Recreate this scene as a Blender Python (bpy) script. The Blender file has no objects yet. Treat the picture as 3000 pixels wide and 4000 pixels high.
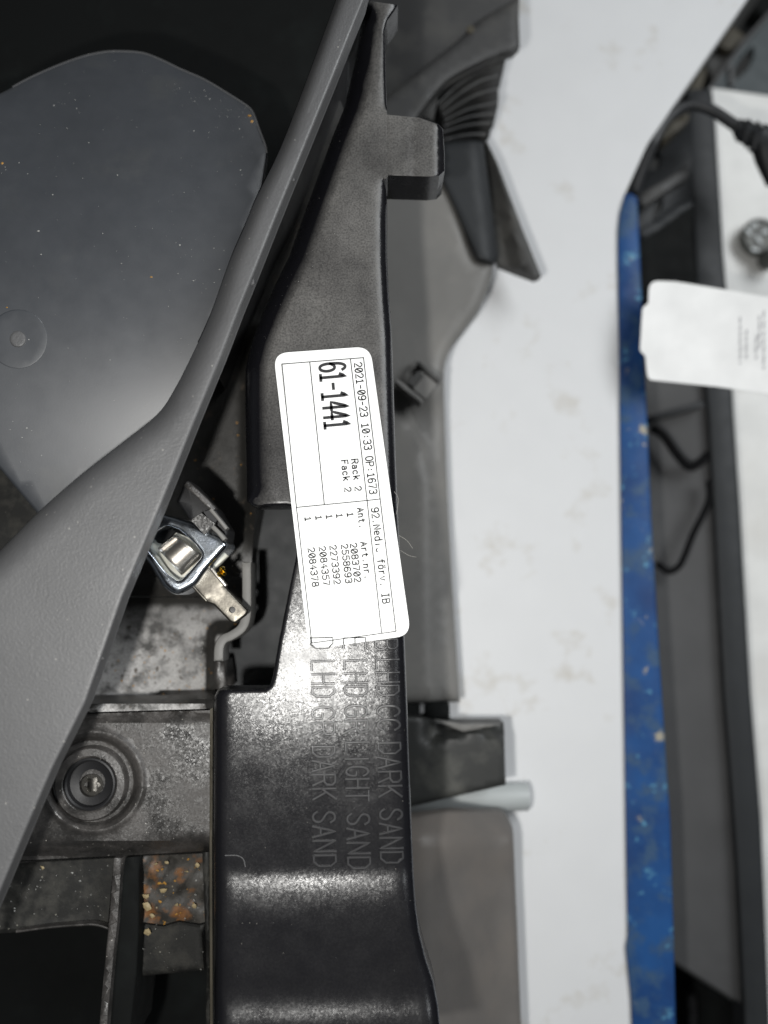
import bpy, bmesh, math, random
import numpy as np
from mathutils import Vector, geometry
random.seed(7); rng = np.random.default_rng(7)
S = bpy.context.scene
COL = S.collection

# ------------------------------------------------------------------ camera, light, exposure
H = 290.0            # camera height above the paper label (mm)
FPX = 3190.0         # focal length in photograph pixels (3000 x 4000)
TILT = math.radians(6)
cam = bpy.data.cameras.new("camera")
camo = bpy.data.objects.new("camera", cam); COL.objects.link(camo)
camo.location = (0, 0, H/1000); camo.rotation_euler = (TILT, 0, 0)
cam.sensor_fit = 'VERTICAL'; cam.sensor_height = 36; cam.lens = 36*FPX/4000
cam.clip_start = 0.01; cam.clip_end = 20
cam.dof.use_dof = True; cam.dof.focus_distance = 0.297; cam.dof.aperture_fstop = 4.0
S.camera = camo
S.view_settings.view_transform = 'Standard'; S.view_settings.look = 'None'
S.view_settings.exposure = 0.0; S.view_settings.gamma = 1
S.cycles.max_bounces = 6

w = bpy.data.worlds.new("World"); S.world = w; w.use_nodes = True
bg = w.node_tree.nodes['Background']
bg.inputs[0].default_value = (0.93, 0.97, 1.0, 1); bg.inputs[1].default_value = 0.06

def lamp(name, loc, size, power, col, target, shape='DISK', sy=None):
    l = bpy.data.lights.new(name, 'AREA'); l.shape = shape; l.size = size
    if sy: l.size_y = sy
    l.energy = power; l.color = col
    o = bpy.data.objects.new(name, l); COL.objects.link(o); o.location = loc
    d = Vector(target) - Vector(loc); o.rotation_euler = d.to_track_quat('-Z', 'Y').to_euler()
    return o
lamp("phone_flash_lamp", (-0.056, -0.047, 0.288), 0.015, 0.98, (1.0, 0.985, 0.95), (-0.02, -0.0, 0))
lamp("ceiling_tube_lamp", (1.0, 0.62, 1.15), 1.2, 22.0, (0.95, 0.98, 1.0), (0.05, 0, -0.1), 'RECTANGLE', 0.7)

# ------------------------------------------------------------------ pixel ray -> point at height z (mm)
ct, st = math.cos(TILT), math.sin(TILT)
def PW(px, py, z):
    px = np.asarray(px, float); py = np.asarray(py, float); z = np.asarray(z, float)
    a = (px-1500)/FPX; b = -(py-2000)/FPX
    s = (H-z)/(ct-b*st)
    return np.stack([a*s/1000, (b*ct+st)*s/1000, z/1000+0*a], -1)
def P1(px, py, z): return Vector(PW(px, py, z).tolist())

# ------------------------------------------------------------------ scene tree helpers
def link(o, parent=None):
    COL.objects.link(o)
    if parent is not None:
        o.parent = parent
        o.matrix_parent_inverse = parent.matrix_basis.inverted()
    return o
def tag(o, label=None, cat=None, group=None, kind=None):
    if label: o['label'] = label
    if cat: o['category'] = cat
    if group: o['group'] = group
    if kind: o['kind'] = kind
    return o
def thing(name, px, py, z, label, cat, group=None):
    o = bpy.data.objects.new(name, None); o.empty_display_size = 0.01
    o.location = P1(px, py, z); COL.objects.link(o)
    return tag(o, label, cat, group)
def mesh_obj(name, v, f, mat, parent=None, ang=38):
    me = bpy.data.meshes.new(name)
    me.from_pydata([tuple(map(float, q)) for q in v], [], [tuple(int(i) for i in q) for q in f])
    bm = bmesh.new(); bm.from_mesh(me)
    bmesh.ops.recalc_face_normals(bm, faces=bm.faces)
    bm.to_mesh(me); bm.free()
    me.materials.append(mat)
    if ang is None: me.shade_flat()
    else:
        me.shade_smooth(); me.set_sharp_from_angle(angle=math.radians(ang))
    return link(bpy.data.objects.new(name, me), parent)

# ------------------------------------------------------------------ 2-D helpers
def crv(pts, n=6, closed=False):
    """Catmull-Rom through the points"""
    p = np.array(pts, float); out = []; N = len(p)
    rngk = N if closed else N-1
    for i in range(rngk):
        if closed: a, b, c, d = p[(i-1) % N], p[i], p[(i+1) % N], p[(i+2) % N]
        else: a, b, c, d = p[max(i-1, 0)], p[i], p[i+1], p[min(i+2, N-1)]
        for k in range(n):
            t = k/n
            out.append(0.5*((2*b)+(c-a)*t+(2*a-5*b+4*c-d)*t*t+(3*b-a-3*c+d)*t**3))
    if not closed: out.append(p[-1])
    return [tuple(q) for q in out]
def roundpoly(pts, r, n=5):
    p = [np.array(q, float) for q in pts]; out = []
    for i in range(len(p)):
        a, b, c = p[i-1], p[i], p[(i+1) % len(p)]
        rr = r[i] if isinstance(r, (list, tuple)) else r
        u = a-b; v = c-b; lu = np.linalg.norm(u); lv = np.linalg.norm(v)
        k = min(rr, lu*0.45, lv*0.45)
        if k < 0.5: out.append(tuple(b)); continue
        s = b+u/lu*k; e = b+v/lv*k
        for j in range(n+1):
            t = j/n; out.append(tuple((1-t)**2*s+2*t*(1-t)*b+t*t*e))
    return out
def resample(poly, ds, closed=True):
    p = np.array(poly, float); out = []
    N = len(p)
    for i in range(N if closed else N-1):
        a = p[i]; b = p[(i+1) % N]; L = np.linalg.norm(b-a); n = max(1, int(round(L/ds)))
        for k in range(n): out.append(a+(b-a)*k/n)
    if not closed: out.append(p[-1])
    q = np.array(out)
    d = np.linalg.norm(q-np.roll(q, 1, 0), axis=1)
    keep = d > 0.4
    if not closed: keep[0] = True
    return q[keep]
def dist_poly(x, y, poly, closed=True):
    p = np.array(poly, float); q = np.roll(p, -1, 0)
    if not closed: p, q = p[:-1], q[:-1]
    X = np.asarray(x, float).reshape(-1); Y = np.asarray(y, float).reshape(-1)
    best = np.full(X.shape, 1e18)
    for (ax, ay), (bx, by) in zip(p, q):
        dx, dy = bx-ax, by-ay; L = dx*dx+dy*dy+1e-9
        t = np.clip(((X-ax)*dx+(Y-ay)*dy)/L, 0, 1)
        best = np.minimum(best, (X-ax-t*dx)**2+(Y-ay-t*dy)**2)
    return np.sqrt(best).reshape(np.shape(x))
def inside(x, y, poly):
    X = np.asarray(x, float); Y = np.asarray(y, float); r = np.zeros(X.shape, bool)
    p = np.array(poly, float); q = np.roll(p, -1, 0)
    for (ax, ay), (bx, by) in zip(p, q):
        c = ((ay > Y) != (by > Y)) & (X < (bx-ax)*(Y-ay)/((by-ay) if by != ay else 1e-9)+ax)
        r ^= c
    return r
def sstep(e0, e1, x):
    t = np.clip((np.asarray(x, float)-e0)/(e1-e0), 0, 1); return t*t*(3-2*t)
def fillet(d, r, drop):
    t = np.clip(1-np.asarray(d, float)/r, 0, 1); return drop*(1-np.sqrt(np.maximum(1-t*t, 0)))

def sheet(name, outline, zf, mat, parent=None, holes=(), step=30, thick=3.0, ds=12, insets=(), ang=38, extra=()):
    """solid moulded plate: outline and holes in photograph pixels, top height zf(px,py) in mm, given thickness"""
    loops = [resample(outline, ds)]+[resample(h, ds) for h in holes]
    pts = []; edges = []
    for lp in loops:
        o = len(pts); n = len(lp)
        pts += [tuple(q) for q in lp]; edges += [(o+i, o+(i+1) % n) for i in range(n)]
    def ok(x, y):
        m = inside(x, y, loops[0])
        for h in loops[1:]: m &= ~inside(x, y, h)
        return m
    def db(x, y):
        d = dist_poly(x, y, loops[0])
        for h in loops[1:]: d = np.minimum(d, dist_poly(x, y, h))
        return d
    cand = []
    for ins in insets:
        for lp in loops:
            t = np.roll(lp, -1, 0)-np.roll(lp, 1, 0); t /= np.linalg.norm(t, axis=1)[:, None]+1e-9
            nrm = np.stack([-t[:, 1], t[:, 0]], 1)
            for sg in (-1, 1):
                q = lp+sg*nrm*ins
                m = ok(q[:, 0], q[:, 1]) & (db(q[:, 0], q[:, 1]) > ins*0.85)
                cand += q[m].tolist()
    L = loops[0]; x0, y0 = L.min(0); x1, y1 = L.max(0)
    gx, gy = np.meshgrid(np.arange(x0+step/2, x1, step), np.arange(y0+step/2, y1, step))
    gx = gx+(np.arange(gx.shape[0]) % 2)[:, None]*step/2
    gx = gx.ravel(); gy = gy.ravel()
    if len(gx):
        m = ok(gx, gy); gx, gy = gx[m], gy[m]
        if len(gx):
            m = db(gx, gy) > (max(insets)+step*0.3 if insets else step*0.4)
            cand += np.stack([gx[m], gy[m]], 1).tolist()
    for e in extra: cand += [tuple(q) for q in e if ok(np.array([q[0]]), np.array([q[1]]))[0]]
    allp = pts+[tuple(c) for c in cand]
    r = geometry.delaunay_2d_cdt([Vector((float(a), float(b))) for a, b in allp], edges, [], 0, 0.01)
    V = np.array([(q.x, q.y) for q in r[0]]); F = [list(f) for f in r[2]]
    c = np.array([V[f].mean(0) for f in F]); m = ok(c[:, 0], c[:, 1])
    F = [f for f, k in zip(F, m) if k]
    z = np.asarray(zf(V[:, 0], V[:, 1]), float)+0*V[:, 0]
    top = PW(V[:, 0], V[:, 1], z); n = len(top)
    bot = top.copy(); bot[:, 2] -= thick/1000
    cnt = {}
    for f in F:
        for i in range(3):
            a, b = f[i], f[(i+1) % 3]; cnt.setdefault((min(a, b), max(a, b)), []).append((a, b))
    side = [(b, a, a+n, b+n) for k in cnt.values() if len(k) == 1 for a, b in k]
    faces = F+[[i+n for i in f[::-1]] for f in F]+side
    return mesh_obj(name, np.vstack([top, bot]), faces, mat, parent, ang)

def flat(z): return lambda x, y: z+0*np.asarray(x, float)
def prism(name, pts, z, depth, mat, parent=None, bev=1.0, r=0, ds=60, holes=()):
    """block with a rounded top edge; depth in mm, bev = edge radius in mm"""
    o = roundpoly(pts, r) if r else pts
    k = bev*10
    loops = [np.array(o)]+[np.array(h) for h in holes]
    def zf(x, y):
        d = dist_poly(x, y, loops[0])
        for h in loops[1:]: d = np.minimum(d, dist_poly(x, y, h))
        return z-fillet(d, max(k, .5), bev)
    return sheet(name, o, zf, mat, parent, holes=holes, step=ds, thick=depth, ds=ds if not r else 14,
                 insets=(k*.12, k*.4, k) if bev > 0 else (), ang=50)
def strip_outline(line, wdt):
    p = np.array(line, float); t = np.gradient(p, axis=0); t /= np.linalg.norm(t, axis=1)[:, None]+1e-9
    n = np.stack([-t[:, 1], t[:, 0]], 1)
    ww = np.asarray(wdt, float)
    if ww.ndim: ww = np.interp(np.linspace(0, 1, len(p)), np.linspace(0, 1, len(ww)), ww)[:, None]
    return [tuple(q) for q in p+n*ww/2]+[tuple(q) for q in (p-n*ww/2)[::-1]]
def tube(name, pts, rad, mat, parent=None, n=10, cap=True):
    """pts: world vectors (m); rad: mm, one or per point"""
    p = np.array([tuple(q) for q in pts]); N = len(p)
    R = np.interp(np.linspace(0, 1, N), np.linspace(0, 1, np.size(rad)), np.atleast_1d(rad))/1000
    t = np.gradient(p, axis=0); t /= np.linalg.norm(t, axis=1)[:, None]+1e-12
    up = np.array([0, 0, 1.0]); v = []
    for i in range(N):
        a = np.cross(t[i], up)
        if np.linalg.norm(a) < 1e-3: a = np.cross(t[i], [1, 0, 0])
        a /= np.linalg.norm(a); b = np.cross(a, t[i])
        for k in range(n):
            th = 2*math.pi*k/n; v.append(p[i]+R[i]*(a*math.cos(th)+b*math.sin(th)))
    f = [(i*n+k, i*n+(k+1) % n, (i+1)*n+(k+1) % n, (i+1)*n+k) for i in range(N-1) for k in range(n)]
    if cap: f += [tuple(range(n))[::-1], tuple(range((N-1)*n, N*n))]
    return mesh_obj(name, v, f, mat, parent, 45)
def lathe(name, px, py, z, prof, mat, parent=None, n=40, ang=35):
    """prof: (radius mm, height mm) from the rim to the centre; stands on point px,py,z"""
    c = PW(px, py, z); v = []; f = []
    for r, h in prof:
        for k in range(n):
            a = 2*math.pi*k/n; v.append((c[0]+max(r, 1e-3)*math.cos(a)/1000, c[1]+max(r, 1e-3)*math.sin(a)/1000, c[2]+h/1000))
    for i in range(len(prof)-1):
        for k in range(n): f.append((i*n+k, i*n+(k+1) % n, (i+1)*n+(k+1) % n, (i+1)*n+k))
    f.append(tuple(range((len(prof)-1)*n, len(prof)*n)))
    return mesh_obj(name, v, f, mat, parent, ang)

# ------------------------------------------------------------------ materials
def nt(name):
    m = bpy.data.materials.new(name); m.use_nodes = True
    t = m.node_tree; b = t.nodes['Principled BSDF']
    tc = t.nodes.new('ShaderNodeTexCoord')
    return m, t, b, tc
def noise(t, tc, scale, detail=3, rough=.55, vec=None):
    n = t.nodes.new('ShaderNodeTexNoise'); n.inputs['Scale'].default_value = scale
    n.inputs['Detail'].default_value = detail; n.inputs['Roughness'].default_value = rough
    t.links.new(vec or tc.outputs['Object'], n.inputs['Vector']); return n
def ramp(t, src, p0, p1, c0=(0, 0, 0, 1), c1=(1, 1, 1, 1)):
    r = t.nodes.new('ShaderNodeValToRGB'); e = r.color_ramp.elements
    e[0].position = p0; e[1].position = p1; e[0].color = c0; e[1].color = c1
    t.links.new(src, r.inputs[0]); return r
def mixc(t, fac, a, b):
    m = t.nodes.new('ShaderNodeMix'); m.data_type = 'RGBA'
    for sock, val in ((m.inputs[0], fac), (m.inputs[6], a), (m.inputs[7], b)):
        if isinstance(val, bpy.types.NodeSocket): t.links.new(val, sock)
        elif isinstance(val, (int, float)): sock.default_value = val
        else: sock.default_value = (*val[:3], 1)
    return m.outputs[2]
def math_(t, op, a, b):
    m = t.nodes.new('ShaderNodeMath'); m.operation = op
    for s, v in zip(m.inputs, (a, b)):
        if isinstance(v, bpy.types.NodeSocket): t.links.new(v, s)
        else: s.default_value = v
    return m.outputs[0]
def stretch(t, tc, sc):
    mp = t.nodes.new('ShaderNodeMapping'); mp.inputs['Scale'].default_value = sc
    t.links.new(tc.outputs['Object'], mp.inputs['Vector']); return mp.outputs[0]
def plastic(name, base, rough=.5, grain=(1800, .25), dust=None, spec=.5, speck=None, rvar=.12, stain=None, scratch=None, dustfade=None, flake=None, tone=.07, ior=None):
    m, t, b, tc = nt(name)
    col = base
    n1 = noise(t, tc, 45, 4)
    col = mixc(t, ramp(t, n1.outputs[0], .3, .7).outputs[0], tuple(c*(1-tone) for c in base), tuple(c*(1+tone) for c in base))
    rg = rough
    if dust:                                  # (colour, low, high, scale)
        dn = noise(t, tc, dust[3], 6, .65); dr = ramp(t, dn.outputs[0], dust[1], dust[2])
        fn = noise(t, tc, 1500, 2); fr = ramp(t, fn.outputs[0], .3, .62)
        fac = math_(t, 'MULTIPLY', dr.outputs[0], math_(t, 'ADD', math_(t, 'MULTIPLY', fr.outputs[0], .5), .5))
        if dustfade:                          # dust lies thicker at one end: (y clean, y dusty, least)
            sx = t.nodes.new('ShaderNodeSeparateXYZ'); t.links.new(tc.outputs['Object'], sx.inputs[0])
            mr = t.nodes.new('ShaderNodeMapRange'); t.links.new(sx.outputs[1], mr.inputs[0])
            mr.inputs[1].default_value, mr.inputs[2].default_value, mr.inputs[3].default_value, mr.inputs[4].default_value = dustfade[0], dustfade[1], dustfade[2], 1
            fac = math_(t, 'MULTIPLY', fac, mr.outputs[0])
            ge = t.nodes.new('ShaderNodeNewGeometry'); sn2 = t.nodes.new('ShaderNodeSeparateXYZ'); t.links.new(ge.outputs['Normal'], sn2.inputs[0])
            fac = math_(t, 'MULTIPLY', fac, ramp(t, sn2.outputs[2], .86, .97).outputs[0])
        col = mixc(t, fac, col, dust[0])
        rg = math_(t, 'ADD', math_(t, 'MULTIPLY', fac, .3), rough)
    if stain:                                 # (colour, low, high, scale)
        sn = noise(t, tc, stain[3], 5, .6); col = mixc(t, ramp(t, sn.outputs[0], stain[1], stain[2]).outputs[0], col, stain[0])
    if speck:                                 # (colour, scale, radius)
        v = t.nodes.new('ShaderNodeTexVoronoi'); v.inputs['Scale'].default_value = speck[1]
        t.links.new(tc.outputs['Object'], v.inputs['Vector'])
        near = ramp(t, v.outputs['Distance'], speck[2]*.6, speck[2], (1, 1, 1, 1), (0, 0, 0, 1)).outputs[0]
        sep = t.nodes.new('ShaderNodeSeparateColor'); t.links.new(v.outputs['Color'], sep.inputs[0])
        pick = ramp(t, sep.outputs[0], .62, .66).outputs[0]
        col = mixc(t, math_(t, 'MULTIPLY', near, pick), col, speck[0])
    if isinstance(col, bpy.types.NodeSocket): t.links.new(col, b.inputs['Base Color'])
    rn = noise(t, tc, 120, 4)
    rr = math_(t, 'ADD', math_(t, 'MULTIPLY', math_(t, 'SUBTRACT', rn.outputs[0], .5), rvar*2), rg)
    t.links.new(rr, b.inputs['Roughness'])
    b.inputs['Specular IOR Level'].default_value = spec
    gn = noise(t, tc, grain[0], 2, .6)
    h = gn.outputs[0]
    if scratch:
        s1 = noise(t, tc, scratch[0], 3, .7, stretch(t, tc, scratch[2]))
        h = math_(t, 'ADD', h, math_(t, 'MULTIPLY', s1.outputs[0], scratch[1]))
    bp = t.nodes.new('ShaderNodeBump'); bp.inputs['Strength'].default_value = grain[1]; bp.inputs['Distance'].default_value = grain[2] if len(grain) > 2 else .00012
    t.links.new(h, bp.inputs['Height']); t.links.new(bp.outputs[0], b.inputs['Normal'])
    if ior: b.inputs['IOR'].default_value = ior
    if flake:                                 # moulded sparkle grain: every grain faces its own way (scale, tilt)
        fv = t.nodes.new('ShaderNodeTexVoronoi'); fv.inputs['Scale'].default_value = flake[0]; t.links.new(tc.outputs['Object'], fv.inputs['Vector'])
        va = t.nodes.new('ShaderNodeVectorMath'); va.operation = 'SUBTRACT'; va.inputs[1].default_value = (.5, .5, .5); t.links.new(fv.outputs['Color'], va.inputs[0])
        vs = t.nodes.new('ShaderNodeVectorMath'); vs.operation = 'SCALE'; vs.inputs[3].default_value = flake[1]; t.links.new(va.outputs[0], vs.inputs[0])
        g2 = t.nodes.new('ShaderNodeNewGeometry'); ad = t.nodes.new('ShaderNodeVectorMath'); ad.operation = 'ADD'
        t.links.new(g2.outputs['Normal'], ad.inputs[0]); t.links.new(vs.outputs[0], ad.inputs[1])
        nm = t.nodes.new('ShaderNodeVectorMath'); nm.operation = 'NORMALIZE'; t.links.new(ad.outputs[0], nm.inputs[0])
        t.links.new(nm.outputs[0], bp.inputs['Normal'])
    return m
def metal(name, base, rough=.25, tint=None):
    m, t, b, tc = nt(name); b.inputs['Metallic'].default_value = 1
    n = noise(t, tc, 260, 4); c = mixc(t, ramp(t, n.outputs[0], .35, .7).outputs[0], base, tint or tuple(q*.7 for q in base))
    t.links.new(c, b.inputs['Base Color'])
    r = math_(t, 'ADD', math_(t, 'MULTIPLY', n.outputs[0], .2), rough-.1); t.links.new(r, b.inputs['Roughness'])
    g = noise(t, tc, 1500, 2); bp = t.nodes.new('ShaderNodeBump'); bp.inputs['Strength'].default_value = .12; bp.inputs['Distance'].default_value = .0003
    t.links.new(g.outputs[0], bp.inputs['Height']); t.links.new(bp.outputs[0], b.inputs['Normal'])
    return m
G = lambda v: (v, v, v)
m_rim = plastic('grained_grey_plastic', (.094, .094, .096), .5, (1150, .6, .00026), spec=.7, speck=((.3, .29, .27), 330, .10))
m_plate = plastic('smooth_grey_plastic', (.030, .034, .041), .46, (1800, .10), spec=1.0, ior=1.75, stain=((.042, .045, .048), .58, .75, 40), rvar=.06)
m_beam = plastic('black_dusty_plastic', (.006, .006, .0075), .25, (2600, .4, .00007), flake=(1800, .065), dustfade=(-.01, .1, .05), dust=((.14, .135, .128), .12, .62, 26), spec=.42, speck=((.2, .19, .17), 420, .07), scratch=(1300, .6, (2.2, .45, 1)))
m_slab = m_beam
m_letter = plastic('black_plastic_lettering', (.036, .036, .038), .36, (2600, .2), spec=.6)
m_black = plastic('black_plastic', (.012, .012, .013), .5, (1800, .3), spec=.4)
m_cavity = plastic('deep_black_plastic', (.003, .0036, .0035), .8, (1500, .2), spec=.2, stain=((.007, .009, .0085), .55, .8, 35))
m_house = plastic('dirty_black_plastic', (.019, .018, .017), .33, (2300, .5, .0001), flake=(1700, .15), spec=1.0, dust=((.062, .056, .052), .38, .62, 60), speck=((.35, .33, .3), 480, .12))
m_dirty = plastic('grimy_plastic', (.022, .021, .019), .42, (1400, .8), spec=.6, dustfade=(.002, -.016, .04), dust=((.46, .45, .44), .36, .54, 110), stain=((.06, .05, .04), .60, .68, 260), speck=((.38, .2, .05), 240, .12))
m_slot = plastic('slot_black_plastic', (.012, .012, .011), .6, (1500, .5), spec=.4, dust=((.05, .048, .042), .45, .7, 140), speck=((.25, .24, .2), 320, .10))
m_wall = plastic('dull_black_wall', (.022, .021, .019), .5, (1600, .4), spec=.5, dust=((.05, .046, .04), .45, .72, 40), speck=((.2, .19, .17), 300, .07))
m_rust = plastic('rusty_residue', (.022, .02, .017), .5, (900, .9), spec=.5, dust=((.06, .055, .048), .4, .62, 190), stain=((.17, .072, .02), .53, .66, 120), speck=((.35, .3, .2), 330, .12))
m_trim = plastic('taupe_trim_plastic', (.15, .147, .14), .5, (1200, .12), spec=.35, stain=((.19, .183, .17), .48, .72, 22))
m_brown = plastic('brown_grey_trim_plastic', (.115, .107, .10), .5, (1200, .12), spec=.35, stain=((.14, .125, .112), .48, .72, 22))
m_dark = plastic('dark_grey_plastic', (.045, .045, .045), .55, (1200, .15), spec=.4, dust=((.085, .083, .076), .45, .7, 30))
m_block = plastic('blotchy_dark_plastic', (.022, .023, .022), .5, (1200, .2), spec=.4, stain=((.07, .07, .062), .5, .72, 45))
m_rail = plastic('charcoal_plastic', (.07, .07, .071), .55, (1200, .1), spec=.4)
m_railbar = plastic('darker_charcoal_plastic', (.022, .024, .026), .55, (1200, .1), spec=.3)
m_teal = plastic('slate_teal_plastic', (.03, .042, .046), .5, (1200, .1), spec=.4)
m_umber = plastic('umber_plastic', (.07, .062, .045), .6, (1200, .2), spec=.3, stain=((.03, .027, .02), .45, .65, 30))
m_white = plastic('white_melamine', (.662, .668, .675), .5, (700, .05), spec=.4, stain=((.56, .545, .515), .585, .72, 42), tone=.015, rvar=.05)
m_whitep = plastic('white_paint', (.72, .72, .70), .5, (700, .05), spec=.4, stain=((.66, .65, .62), .5, .75, 20))
m_tube = plastic('grey_painted_tube', (.38, .405, .405), .4, (700, .05), spec=.5)
m_paper = plastic('white_label_paper', (.88, .885, .875), .5, (1400, .05), spec=.3, stain=((.84, .84, .80), .58, .75, 60), rvar=.02)
m_tag = plastic('white_tag_card', (.86, .86, .85), .5, (900, .03), spec=.3)
m_ink = plastic('label_ink', (.035, .035, .037), .6, (900, .02), spec=.2)
m_faint = plastic('faded_ink', (.26, .26, .26), .6, (900, .02), spec=.2)
m_ghost = plastic('pale_print', (.42, .42, .43), .6, (900, .02), spec=.2)
m_cream = plastic('cream_plastic', (.55, .54, .47), .4, (900, .05))
m_zinc = metal('zinc_plated_steel', (.70, .75, .80), .2, (.45, .5, .58))
m_nickel = metal('satin_nickel', (.66, .62, .56), .38)
m_tin = metal('tinned_steel', (.17, .158, .135), .42, (.10, .092, .08))
m_brass = metal('brass', (.75, .5, .08), .25)
m_steel = metal('dark_screw_steel', (.13, .125, .115), .35)
m_wire = plastic('wire_rubber', (.004, .004, .0045), .8, (900, .1), spec=.15)
m_cable = plastic('cable_rubber', (.02, .021, .023), .45, (900, .1))
m_clip = plastic('grey_clip_plastic', (.055, .058, .052), .5, (900, .2), stain=((.12, .12, .105), .5, .7, 90))
m_fibre = plastic('lint', (.25, .24, .22), .8, (900, 0))
m_crumbw = plastic('pale_crumbs', (.42, .42, .40), .7, (2500, .3))
m_crumbo = plastic('amber_crumbs', (.42, .22, .04), .5, (2500, .3))
m_crumbt = plastic('tan_flakes', (.34, .27, .15), .5, (2500, .3))
# blue paint, chipped down to pale wood
def blue_paint():
    m, t, b, tc = nt('worn_blue_paint')
    n = noise(t, tc, 34, 4); c = mixc(t, ramp(t, n.outputs[0], .35, .68).outputs[0], (.008, .04, .14), (.012, .072, .225))
    n2 = noise(t, tc, 80, 5, .6); c = mixc(t, ramp(t, n2.outputs[0], .50, .62).outputs[0], c, (.035, .08, .16))
    n3 = noise(t, tc, 120, 5, .65); c = mixc(t, ramp(t, n3.outputs[0], .61, .665).outputs[0], c, (.08, .23, .36))
    n4 = noise(t, tc, 62, 5, .7); c = mixc(t, ramp(t, n4.outputs[0], .63, .68).outputs[0], c, (.34, .31, .24))
    t.links.new(c, b.inputs['Base Color']); b.inputs['Roughness'].default_value = .55; b.inputs['Specular IOR Level'].default_value = .3
    bp = t.nodes.new('ShaderNodeBump'); bp.inputs['Strength'].default_value = .3; bp.inputs['Distance'].default_value = .001
    t.links.new(n3.outputs[0], bp.inputs['Height']); t.links.new(bp.outputs[0], b.inputs['Normal'])
    return m
m_blue = blue_paint()

# ------------------------------------------------------------------ setting: warehouse floor far below
def wquad(name, x0, y0, x1, y1, z, mat):
    return mesh_obj(name, [(x0, y0, z), (x1, y0, z), (x1, y1, z), (x0, y1, z)], [(0, 1, 2, 3)], mat)
m_conc = plastic('dark_concrete', (.05, .05, .048), .8, (200, .3))
tag(wquad('floor', -3, -3, 3, 3, -.9, m_conc), kind='structure')

# ------------------------------------------------------------------ shelf: white board and blue front edge
ZS = -130.0
shelf = thing('shelf', 2000, 2000, ZS-20, 'white shelf board with a worn blue front edge under the plastic trims', 'shelf')
blue_l = [(2440, 758), (2420, 830), (2413, 900), (2413, 1000), (2419, 1500), (2425, 2000), (2433, 2500), (2441, 3000), (2447, 3400), (2452, 3650), (2444, 3700), (2452, 3780), (2464, 3900), (2474, 4120)]
blue_r = [(2642, 4120), (2630, 3600), (2618, 3200), (2604, 3000), (2572, 2500), (2543, 2000), (2522, 1500), (2500, 1000), (2495, 880), (2490, 772), (2466, 755)]
board = [(-260, -160), (3020, -160), (2915, 0), (2780, 195), (2640, 398), (2530, 560)]+blue_l+[(-260, 4120)]
sheet('board', board, flat(ZS), m_white, shelf, step=260, thick=18, ds=60)
bl = blue_l+blue_r
ob = sheet('edge_strip', bl, lambda x, y: ZS+2-fillet(dist_poly(x, y, bl), 10, 1.5), m_blue, shelf, step=60, thick=24, ds=25, insets=(3, 10))
ob['label'] = 'worn chipped blue painted front edge'

# ------------------------------------------------------------------ things beyond the shelf edge, right
white2 = thing('wall_panel', 2930, 2200, -190, 'white panel at the far right beyond the charcoal rail', 'panel')
sheet('panel_board', [(2770, 343), (3120, 391), (3120, 4150), (2965, 4150), (2865, 2400), (2740, 1000)], flat(-194), m_whitep, white2, step=260, thick=8, ds=80)
rail = thing('trim_rail', 2750, 2200, -190, 'long charcoal plastic rail lying beside the blue shelf edge', 'trim')
bar_l = [(2684, 352), (2700, 700), (2714, 1000), (2722, 1150), (2765, 1600), (2790, 2000), (2828, 2700), (2852, 3000), (2880, 3400), (2905, 3900), (2912, 4150)]
bar_r = [(3012, 4150), (2998, 3800), (2972, 3200), (2932, 2700), (2892, 2000), (2866, 1600), (2840, 1150), (2826, 1000), (2795, 480), (2780, 345)]
bb = bar_l+bar_r
sheet('edge_bar', bb, lambda x, y: -174-fillet(dist_poly(x, y, bb), 14, 2), m_railbar, rail, step=70, thick=14, ds=40, insets=(4, 14))
face = [(2440, 1130), (2722, 1130)]+[(a+50, b) for a, b in bar_l[4:-1]]+[(2960, 3960), (2625, 3745), (2560, 3000), (2440, 1800)]
sheet('flat_face', face, lambda x, y: -184+6*sstep(2540, 2800, x-(y-1100)*.07), m_rail, rail, step=90, thick=5, ds=50)
sheet('inner_web', strip_outline([(2545, 1632), (2640, 1605), (2750, 1575)], 20), flat(-172), m_railbar, rail, step=60, thick=10)
sheet('end_flange', [(2620, 3760), (2910, 3945), (2912, 4150), (2600, 4150)], flat(-215), m_cavity, rail, step=90, thick=5, ds=50)
prism('end_rib', [(2690, 3890), (2722, 3880), (2730, 4150), (2695, 4150)], -205, 10, m_black, rail)
# black bracket behind the cable
brk = thing('bracket', 2580, 850, -215, 'dark slotted plastic bracket under the curved cable at top right', 'bracket')
bo = [(2640, 420), (2700, 420), (2705, 900), (2722, 1150), (2480, 1150), (2440, 800), (2540, 540)]
slots = [roundpoly([(2560, 600), (2585, 600), (2575, 660), (2530, 665)], 8), roundpoly([(2565, 790), (2595, 770), (2585, 820), (2545, 855)], 8)]
sheet('bracket_plate', bo, lambda x, y: -168+5*np.sin((x+y*.8)/70), m_railbar, brk, holes=slots, step=30, thick=6, ds=25)
prism('bracket_rib', [(2500, 760), (2680, 650), (2690, 690), (2510, 810)], -156, 12, m_dark, brk)
prism('bracket_rib', [(2500, 900), (2700, 770), (2706, 800), (2510, 940)], -158, 12, m_railbar, brk)
prism('bracket_rib', [(2570, 500), (2690, 440), (2690, 470), (2590, 560)], -158, 10, m_umber, brk)
sheet('bracket_skirt', [(2480, 900), (2700, 810), (2722, 1180), (2470, 1180)], flat(-160), m_cavity, brk, step=60, thick=5)
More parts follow.
